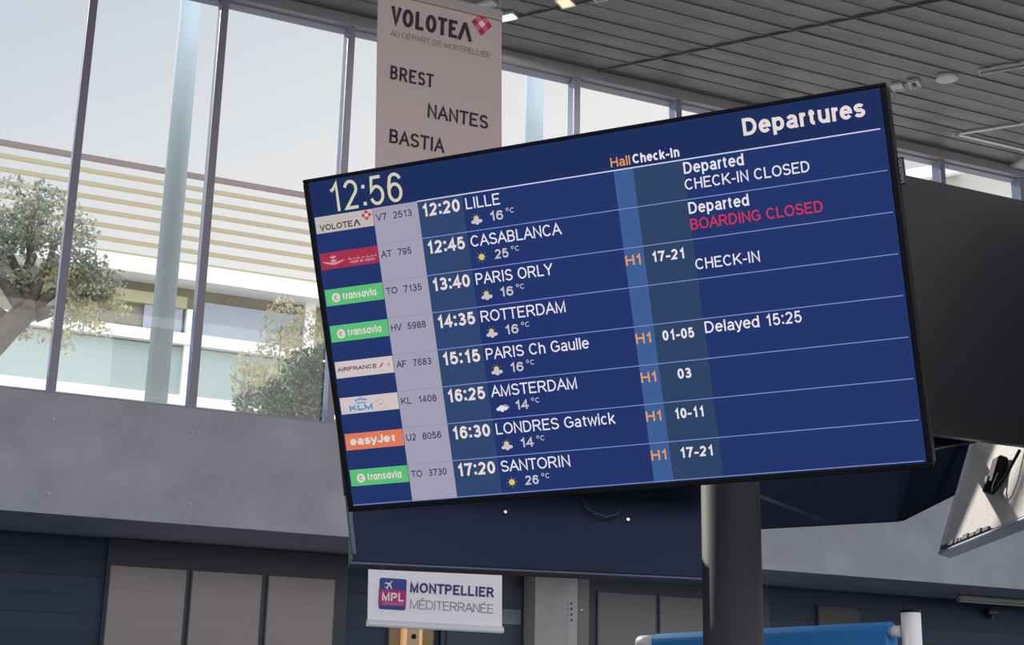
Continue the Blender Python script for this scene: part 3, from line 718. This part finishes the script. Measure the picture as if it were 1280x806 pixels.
status = {0: [(0, 'Departed', .6781, .7768, wt, .012), (1, 'CHECK-IN CLOSED', .6768, .8785, wt, .006)], 1: [(0, 'Departed', .6779, .7768, wt, .012), (1, 'BOARDING CLOSED', .6778, .8910, rd, .006)],
          2: [(1, 'CHECK-IN', .6772, .7827, wt, .006)], 4: [(0, 'Delayed 15:25', .6792, .8366, wt, .008)]}
for k, (fl, fr, tm, city, cr_, ic, deg, hall, desk) in enumerate(rows):
    r = R0 + RH * k
    def piece(name, body, a, b, v, cap, m_, bo): MB().text(body, sx(a), sx(b), sy(v), cap * SH, Z2, m_, bo).build(name, SCR)
    piece('flight_number', fl, .1222, fr, r + .0400, .0205, dk, .010)
    piece('departure_time', tm, .2113, .2822, r + .0485, .0375, tw, .023)
    piece('city_name', city, .2932, cr_, r + .0460, .0335, wt, .004)
    t = MB(); t.text(deg, sx(.3342), sx(.3588), sy(r + .0900), .0275 * SH, Z2, gy, .018)
    t.ring(sx(.3672), sy(r + .0635), .0030, .0052, Z2, gy, 12)
    t.text('C', sx(.3718), sx(.3790), sy(r + .0750), .0150 * SH, Z2, gy, .008)
    t.build('temperature_lettering', SCR)
    ix, iy = sx(.3095), sy(r + .0785); t = MB()
    if ic in ('su', 'pc'):
        cx_, cy_ = (ix, iy) if ic == 'su' else (ix - .001, iy + .003)
        ray0, ray1 = (.012, .019) if ic == 'su' else (.010, .0165)
        for q in range(8):
            a = q * math.pi / 4 + (0 if ic == 'su' else .39); t.stroke(cx_ + ray0 * math.cos(a), cy_ + ray0 * math.sin(a), cx_ + ray1 * math.cos(a), cy_ + ray1 * math.sin(a), .0020, Z2, glow('screen dim sun', (128, 116, 96)))
        t.disc(cx_, cy_, .0100 if ic == 'su' else .0085, .0100 if ic == 'su' else .0085, Z2, sunc)
    if ic in ('pc', 'cl'):
        cm_ = gy if ic == 'pc' else wt; dy0 = -.003 if ic == 'pc' else 0
        if ic == 'cl':
            t.disc(ix + .011, iy + .003, .0085, .0060, Z2, glow('screen cloud shade', (150, 152, 176))); t.disc(ix + .019, iy - .001, .007, .0055, Z2, glow('screen cloud shade', (150, 152, 176)))
        for dx, dy, rr_ in ((-.0125, -.005, .0068), (-.001, -.001, .0100), (.0125, -.004, .0072), (.001, -.009, .0070)):
            t.disc(ix + dx, iy + dy + dy0, rr_, rr_ * .8, Z3 + dx * .01, cm_)
        t.rect(ix - .013, iy - .0095 + dy0, ix + .013, iy - .004 + dy0, Z3 + .0003, cm_)
    t.build('weather_icon', SCR)
    if hall: piece('hall_number', hall, .5615, .5872, r + .0490, .0290, og, .016)
    if desk: piece('desk_numbers', desk[0], desk[1], desk[2], r + .0485, .0290, wt, .022)
    for line, body, a, b, m_, bo in status.get(k, []):
        piece('status_lettering', body, a, b, r + (.0405 if line == 0 else .0850), .0325 if line == 0 else .0305, m_, bo)
# airline cards
cb_ = glow('card beige', (190, 182, 178)); cp = glow('card pinkish', (206, 192, 192)); cg = glow('card green', (92, 186, 118)); crd = glow('card crimson', (162, 48, 76)); co = glow('card orange', (220, 120, 90))
ci = glow('card dark ink', (74, 66, 84)); cw = glow('card pale print', (216, 210, 204)); cbl = glow('card sky blue', (72, 146, 196)); rose = glow('card rose', (190, 130, 136)); dred = glow('card red', (190, 50, 60)); faint = glow('card faint grey', (160, 156, 160))
def card(k, m):
    r = R0 + RH * k; c = MB(); c.rect(sx(.0025), sy(r + .0520), sx(.1168), sy(r + .0012), Z2, m); return c, r
c, r = card(0, cb_)
c.text('VOLOTE', sx(.0102), sx(.0755), sy(r + .0445), .0185 * SH, Z3, ci, .024)
c.stroke(sx(.0785), sy(r + .0445), sx(.0840), sy(r + .0260), .0058, Z3, ci); c.stroke(sx(.0895), sy(r + .0445), sx(.0840), sy(r + .0260), .0058, Z3 + .0002, ci)
ex, ey = sx(.1045), sy(r + .0170)
for i in range(3):
    for j in range(3):
        q0, q1 = (i - 1) / 3 + (j - 1) / 3, (i - 1) / 3 - (j - 1) / 3
        m_ = cw if i == j == 1 else (dred if (i + j) % 2 == 0 else rose)
        c.flat([(ex + (q0 - 1 / 3) * .0195, ey + q1 * .0175), (ex + q0 * .0195, ey + (q1 - 1 / 3) * .0175), (ex + (q0 + 1 / 3) * .0195, ey + q1 * .0175), (ex + q0 * .0195, ey + (q1 + 1 / 3) * .0175)], Z3, m_)
c.build('airline_card', SCR)
c, r = card(1, crd)
mx_, my_ = sx(.0285), sy(r + .0300); pr = glow('card crimson print', (206, 150, 158))
for s_ in (-1, 1):
    c.flat([(mx_, my_ - .012), (mx_ + s_ * .030, my_ - .004), (mx_ + s_ * .044, my_ + .004), (mx_ + s_ * .028, my_ + .001), (mx_ + s_ * .006, my_ - .004)], Z3, pr)
c.ring(mx_, my_, .0055, .0085, Z3, pr, 16)
for q in range(5):
    a = math.pi / 2 + q * 2 * math.pi / 5; c.stroke(mx_, my_, mx_ + .012 * math.cos(a), my_ + .012 * math.sin(a), .003, Z3 + .0002, pr)
c.flat([(mx_ - .010, my_ + .012), (mx_ + .010, my_ + .012), (mx_ + .012, my_ + .019), (mx_ + .005, my_ + .016), (mx_, my_ + .022), (mx_ - .005, my_ + .016), (mx_ - .012, my_ + .019)], Z3, pr)
c.text('royal air maroc', sx(.0610), sx(.1100), sy(r + .0425), .0090 * SH, Z3, pr, .02)
rn = random.Random(2); xx = .0570
while xx < .1125:
    wd = rn.uniform(.004, .009); c.stroke(sx(xx), sy(r + .0300), sx(min(xx + wd, .1135)), sy(r + .0300), .0022, Z3, pr)
    c.stroke(sx(xx + wd * .4), sy(r + .0300), sx(xx + wd * .4), sy(r + .0300 - rn.uniform(.004, .009)), .0018, Z3 + .0002, pr); xx += wd + .0018
c.build('airline_card', SCR)
for k in (2, 3, 7):
    c, r = card(k, cg)
    c.disc(sx(.0235), sy(r + .0285), .0155, .0155, Z3, cw, 24); c.ring(sx(.0240), sy(r + .0285), .0045, .0078, Z4, glow('card green print', (120, 160, 126)), 16, .7, 5.6)
    c.stroke(sx(.0225), sy(r + .0205), sx(.0225), sy(r + .0300), .003, Z4, glow('card green print', (120, 160, 126)))
    c.text('tr@ns@vi@', sx(.0355), sx(.1035), sy(r + .0370), .0225 * SH, Z3, cw, .02); c.build('airline_card', SCR)
c, r = card(4, cp)
c.text('AIRFRANCE', sx(.0060), sx(.0849), sy(r + .0320), .0125 * SH, Z3, ci, .030)
c.flat([(sx(.0890), sy(r + .0320)), (sx(.0925), sy(r + .0320)), (sx(.0985), sy(r + .0190)), (sx(.0955), sy(r + .0190))], Z3, dred)
c.ring(sx(.1085), sy(r + .0270), .0058, .0068, Z3, faint, 16, 1, 5.5); c.stroke(sx(.1060), sy(r + .0280), sx(.1110), sy(r + .0255), .0024, Z3, ci)
c.build('airline_card', SCR)
c, r = card(5, cp)
c.text('KLM', sx(.0198), sx(.0659), sy(r + .0445), .0180 * SH, Z3, cbl, .052)
kx, ky = sx(.0440), sy(r + .0195)
c.rect(kx - .018, ky - .0035, kx + .018, ky, Z3, cbl)
for dx, dy in ((-.018, .007), (-.009, .0095), (0, .010), (.009, .0095), (.018, .007)): c.disc(kx + dx, ky + dy, .0042, .0042, Z3, cbl, 12)
c.rect(kx - .0012, ky + .013, kx + .0012, ky + .019, Z3, cbl); c.rect(kx - .0032, ky + .0152, kx + .0032, ky + .0172, Z3 + .0002, cbl)
c.ring(sx(.0820), sy(r + .0310), .0150, .0165, Z3, faint, 20, .4, 2.6); c.ring(sx(.0820), sy(r + .0310), .0150, .0165, Z3, faint, 20, 3.3, 5.9)
c.flat([(sx(.0770), sy(r + .0350)), (sx(.0800), sy(r + .0300)), (sx(.0880), sy(r + .0270)), (sx(.0830), sy(r + .0330))], Z3, faint)
c.build('airline_card', SCR)
c, r = card(6, co); c.text('easyJet', sx(.0118), sx(.1025), sy(r + .0375), .0250 * SH, Z3, cw, .042); c.build('airline_card', SCR)
# maker's tag that sticks out of the right edge
tg = MB(); tg.rbox((l + .018, sy(.262), -.03), (l + .040, sy(.188), -.022), mat('tag black', (34, 34, 40), rough=.4), .002)
TG = tg.build('side_tag', DA)
vs, fs_ = glyphs('SAMSUNG', sy(.257), sy(.193), 0, .011, .16)
m2 = MB(); m2.face_set([(l + .0345 - y_, x_, -.0212) for x_, y_, z_ in vs], fs_, mat('tag print', (170, 168, 176)))
m2.build('tag_lettering', TG)

# ------------------------------------------------------------------ column and open ring of panels that carry the displays
ST = empty('display_stand', (3.08, 4.68, 0)); tag(ST, 'black round column with an open ring of leaning black panels holding the displays', 'display stand')
O = Vector((3.08, 4.68, 0))
MB().tube([(0, 0, 0), (0, 0, 3.05)], .112, column_m, 40).build('column', ST, smooth=True)
MB().tube([(0, 0, 0), (0, 0, .02)], .26, column_m, 32).build('base_plate', ST, smooth=True)
ringB = {'A0': (1.70, 4.86), 'A1': (2.98, 3.52), 'B0': (2.86, 3.83), 'B1': (3.745, 3.83), 'D0': (3.852, 3.945), 'D1': (4.531, 5.48), 'E1': (4.144, 6.04), 'C1': (3.95, 6.02), 'C0': (2.30, 6.34)}
def panel(name, p, q, z0, z1, lean, m, th=.03, inset=0):
    """a sheet standing on the line p-q and leaning outward"""
    p = Vector((*p, z0)); q = Vector((*q, z0)); d = (q - p).normalized(); n = Vector((d.y, -d.x, 0))
    if n.dot((p + q) / 2 - O - Vector((0, 0, z0))) < 0: n = -n
    up = Vector((0, 0, z1 - z0)) + n * (z1 - z0) * math.tan(math.radians(lean))
    return MB().prism([p - O, q - O, q + up - O, p + up - O], n * th, m).build(name, ST)
panel('corner_panel', ringB['B0'], (3.78, 3.83), 2.60, 3.385, 19, black_sat)
panel('side_panel', ringB['D0'], ringB['D1'], 2.60, 3.35, 19, black_sheet)
panel('corner_panel', ringB['D1'], (3.9, 6.42), 2.60, 3.35, 19, black_sheet)
dn = Vector((.913, -.407, 0)); en = Vector((.83, .557, 0)); p0 = Vector((*ringB['D1'], 2.6)); hh = .75 * math.tan(math.radians(19))
MB().prism([p0 - O, p0 + dn * hh + Vector((0, 0, .75)) - O, p0 + en * hh + Vector((0, 0, .75)) - O], (.03, .012, 0), black_sheet).build('corner_gusset', ST)
panel('side_panel', ringB['C1'], ringB['C0'], 2.78, 3.25, 19, black_sheet)
bk = [Vector(p) for p in ((1.80, 4.95, 2.45), (2.172, 6.40, 2.37))]
tl_ = at(412, 396, Y=6.52)
fb_ = bk[1] + (tl_ - bk[1]) * ((2.64 - bk[1].z) / (tl_.z - bk[1].z))
MB().prism([Vector((1.80, 4.95, 2.64)) - O, fb_ - O, tl_ - O, Vector((1.62, 4.88, tl_.z)) - O], (-.02, .006, 0), black_sheet).build('corner_panel', ST)
MB().prism([bk[1] - O + Vector((-.014, -.02, 0)), bk[1] - O + Vector((.002, -.02, 0)), tl_ - O + Vector((.002, -.02, 0)), tl_ - O + Vector((-.014, -.02, 0))], (0, .03, 0), rim_m).build('edge_trim', ST)
def arm(p, q, r=.022, m=black_sheet, name='arm'):
    return MB().tube([Vector(p) - O, Vector(q) - O], r, m, 10).build(name, ST, smooth=True)
arm((3.08, 4.68, 2.95), tuple(CC - N_ * .13), .05); arm((3.08, 4.68, 2.8), (3.15, 6.28, 2.9), .04); arm((3.08, 4.68, 2.8), (4.33, 4.75, 2.85), .04)
arm((3.14, 4.97, 2.615), (4.32, 5.745, 2.615), .008, rim_m, 'tie_rod')
arm((3.08, 4.75, 2.615), (3.14, 4.97, 2.615), .012, rim_m, 'tie_rod')

ra, rb = at(1158, 564, z=2.63), at(1220, 552, z=2.63)
arm(tuple(ra), tuple(rb), .004, mat('dull rod', (70, 72, 80), rough=.8, spec=.05), 'tie_rod')

# two further displays on the ring, seen from behind
def back_display(name, lab, BL, BR, width, height, lean, cover, rimc):
    BL = Vector(BL); d = (Vector(BR) - BL).normalized(); n = Vector((d.y, -d.x, 0))
    if n.dot(BL + d * width / 2 - O - Vector((0, 0, BL.z))) < 0: n = -n       # n points outward, away from the column
    a = math.radians(lean); up = Vector((0, 0, 1)) * math.cos(a) + n * math.sin(a); nb = up.cross(d) if up.cross(d).dot(n) < 0 else d.cross(up)
    M = Matrix(((d.x, up.x, nb.x, BL.x), (d.y, up.y, nb.y, BL.y), (d.z, up.z, nb.z, BL.z), (0, 0, 0, 1)))
    o = empty(name, M=M); tag(o, lab, 'screen')
    MB().rbox((0, 0.012, -.045), (width, height, -.004), cover, .01).build('back_cover', o)
    r_ = MB()
    for p, q in (((0, 0), (width, .014)), ((0, height - .014), (width, height)), ((0, .014), (.014, height - .014)), ((width - .014, .014), (width, height - .014))):
        r_.rbox((p[0], p[1], -.050), (q[0], q[1], .004), rimc, .004)
    r_.build('rim', o)
    MB().box((.014, .014, -.048), (width - .014, height - .014, -.044), bezel_m).build('glass_front', o)
    return o
dc = back_display('departures_display', 'shade-darkened back of a display below the lit screen, with a thin grey lower rim', (2.166, 6.446, 2.33), (3.823, 6.088, 2.33), 1.88, 1.06, 19, mat('shaded back cover', (54, 60, 82), rough=0.85, spec=0.05), rim_m)  # shade put into this cover colour; the other display's back is pale grey
chrome = mat('bright screw', (220, 222, 226), metal=.8, rough=.2)
for (x, y_) in ((.745, .305), (1.36, .30)):
    MB().tube([(x, y_, -.01), (x, y_, .014)], .008, chrome, 12).build('screw', dc)
MB().tube([(1.14, .40, .0), (1.15, .35, .02), (1.19, .315, .025), (1.25, .30, .025), (1.30, .32, .02), (1.33, .36, 0)], .005, mat('grey cable', (70, 72, 84), rough=.5), 8).build('cable', dc)
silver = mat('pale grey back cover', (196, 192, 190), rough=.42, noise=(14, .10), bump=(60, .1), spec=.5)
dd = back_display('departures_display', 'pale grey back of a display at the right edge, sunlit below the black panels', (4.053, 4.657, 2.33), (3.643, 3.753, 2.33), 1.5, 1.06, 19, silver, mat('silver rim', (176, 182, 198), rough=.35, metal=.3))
cn_ = MB(); rn = random.Random(4); x = .04
while x < .62:
    w_ = rn.uniform(.02, .07); cn_.box((x, .016, .0), (x + w_, .016 + rn.uniform(.012, .022), .010), mat('socket dark', (56, 58, 66))); x += w_ + rn.uniform(.01, .03)
cn_.build('socket_strip', dd)
br = MB(); br.rbox((.545, .19, .0), (.625, .30, .04), bezel_m, .008); br.rbox((.565, .155, .012), (.60, .20, .05), bezel_m, .006)
CL = br.build('cable_clamp', dd)
MB().box((.548, .195, .041), (.575, .222, .047), chrome).build('clamp_plate', CL)
MB().tube([(.62, .25, .02), (.645, .17, .035), (.68, .135, .04), (.72, .15, .04), (.75, .20, .03), (.757, .30, .01)], .006, bezel_m, 8).build('cable', CL)

# ------------------------------------------------------------------ blue partition, white post, small wall items
P0 = Vector((4.58, 7.78, 2.2)); P1 = Vector((5.005, 6.14, 2.2))
PT = empty('fabric_partition', (5.045, 6.03, 0)); tag(PT, 'blue fabric partition between white round posts at the bottom right', 'partition')
po = Vector((5.045, 6.03, 0)); dirp = (P1 - P0).normalized(); nn = Vector((dirp.y, -dirp.x, 0)).normalized()
MB().tube([(0, 0, 0), (0, 0, 2.235)], .05, white_p, 28).build('post', PT, smooth=True)
MB().tube([(0, 0, 2.235), (0, 0, 2.25)], .051, bezel_m, 28).build('post_cap', PT)
blue = mat('blue fabric', (44, 132, 202), rough=.7, noise=(8, .05))
top0 = P0 - Vector((0, 0, .055)); top1 = P1 - Vector((0, 0, .055))
MB().tube([top0 - dirp * .0 - po, top1 - po], .05, blue, 18).prism([top0 - nn * .05 - po, top1 - nn * .05 - po, top1 - nn * .05 - po - Vector((0, 0, 1.3)), top0 - nn * .05 - po - Vector((0, 0, 1.3))], nn * .1, blue).build('fabric_panel', PT)
MB().tube([top0 - dirp * .16 - po, top0 - dirp * .14 - po, top0 - po], [.032, .044, .044], white_p, 18).build('end_cap', PT, smooth=True)
MB().tube([top1 - po, top1 + dirp * .07 - po], .03, white_p, 14).build('connector', PT, smooth=True)
MB().tube([top0 - dirp * .1 - po - Vector((0, 0, 2.145)), top0 - dirp * .1 - po - Vector((0, 0, .03))], .04, white_p, 18).build('post', PT, smooth=True)
# wooden board with beige box
o = empty('wall_board', (5.95, 15.38, 0)); tag(o, 'ochre board with a faintly glowing beige box at the wall below the hanging banner', 'board')
och = mat('ochre board', (150, 132, 96), rough=.6, noise=(4, .1))
MB().box((-.26, .06, 0), (.26, .12, 2.78), och).build('board', o)
bx = MB(); bx.rbox((-.135, -.02, 2.2), (.10, .06, 2.78), mat('glowing beige box', (232, 186, 130), rough=.5, emit=(226, 176, 118), estr=.45), .01)  # box brightness put in as a weak glow of its own
B_ = bx.build('box', o)
MB().box((-.085, -.03, 2.45), (.055, -.018, 2.74), mat('face plate', (206, 178, 146), rough=.5)).build('face_plate', B_)
MB().tube([(-.01, -.04, 2.60), (-.01, -.028, 2.60)], .028, bezel_m, 14).tube([(-.02, -.04, 2.69), (-.02, -.028, 2.69)], .010, bezel_m, 8).build('socket', B_)
o = empty('linear_light', (14.2, 14.95, 3.37)); tag(o, 'slim grey tube light under the concrete band at the right edge', 'light')
MB().rbox((-.92, -.05, .0), (1.6, .05, .07), mat('dull alu', (150, 148, 148), rough=.45), .015).build('body', o)
MB().rbox((-.90, -.035, -.015), (1.58, .035, .0), mat('tube cover', (188, 186, 184), rough=.4), .006).build('tube', o)
o = empty('wall_spotlight', (14.23, 15.36, 3.30)); tag(o, 'small dark fitting on the dark boarding below the tube light', 'light')
MB().tube([(0, .14, 0), (0, .0, 0)], .018, bezel_m, 10).build('arm', o); MB().tube([(-.07, 0, 0), (.07, 0, 0)], [.035, .045], mat('fitting grey', (100, 104, 112), metal=.5, rough=.3), 14).build('head', o)
MB().box((.05, .06, -.08), (.07, .14, .08), rim_m).build('mount', o)
o = empty('notice_panel', (11.72, 15.46, 3.0)); tag(o, 'blank grey panel on the dark boarding just above the blue partition', 'panel')
MB().rbox((-.27, -.02, -.4), (.27, .04, .24), mat('grey panel', (84, 84, 88), rough=.7), .006).build('board', o)
MB().box((.27, -.01, -.4), (.38, .03, .22), frame_dark).build('side_strip', o)
# bolts in the concrete band
for px, py, w_ in ((67, 524, 'upper left'), (240, 540, 'upper right'), (61, 617, 'lower left'), (237, 630, 'lower right')):
    c_ = at(px, py, Y=13.995)
    o = MB().tube([(c_.x, 14.0, c_.z), (c_.x, 13.985, c_.z)], [.017, .014], mat('fixing', (190, 192, 198), rough=.5), 12).build('wall_bolt'); shift(o, (c_.x, 14.0, c_.z))
    tag(o, 'small round fixing in the concrete band under the left windows, %s of four' % w_, 'bolt', 'fixings in the concrete band')
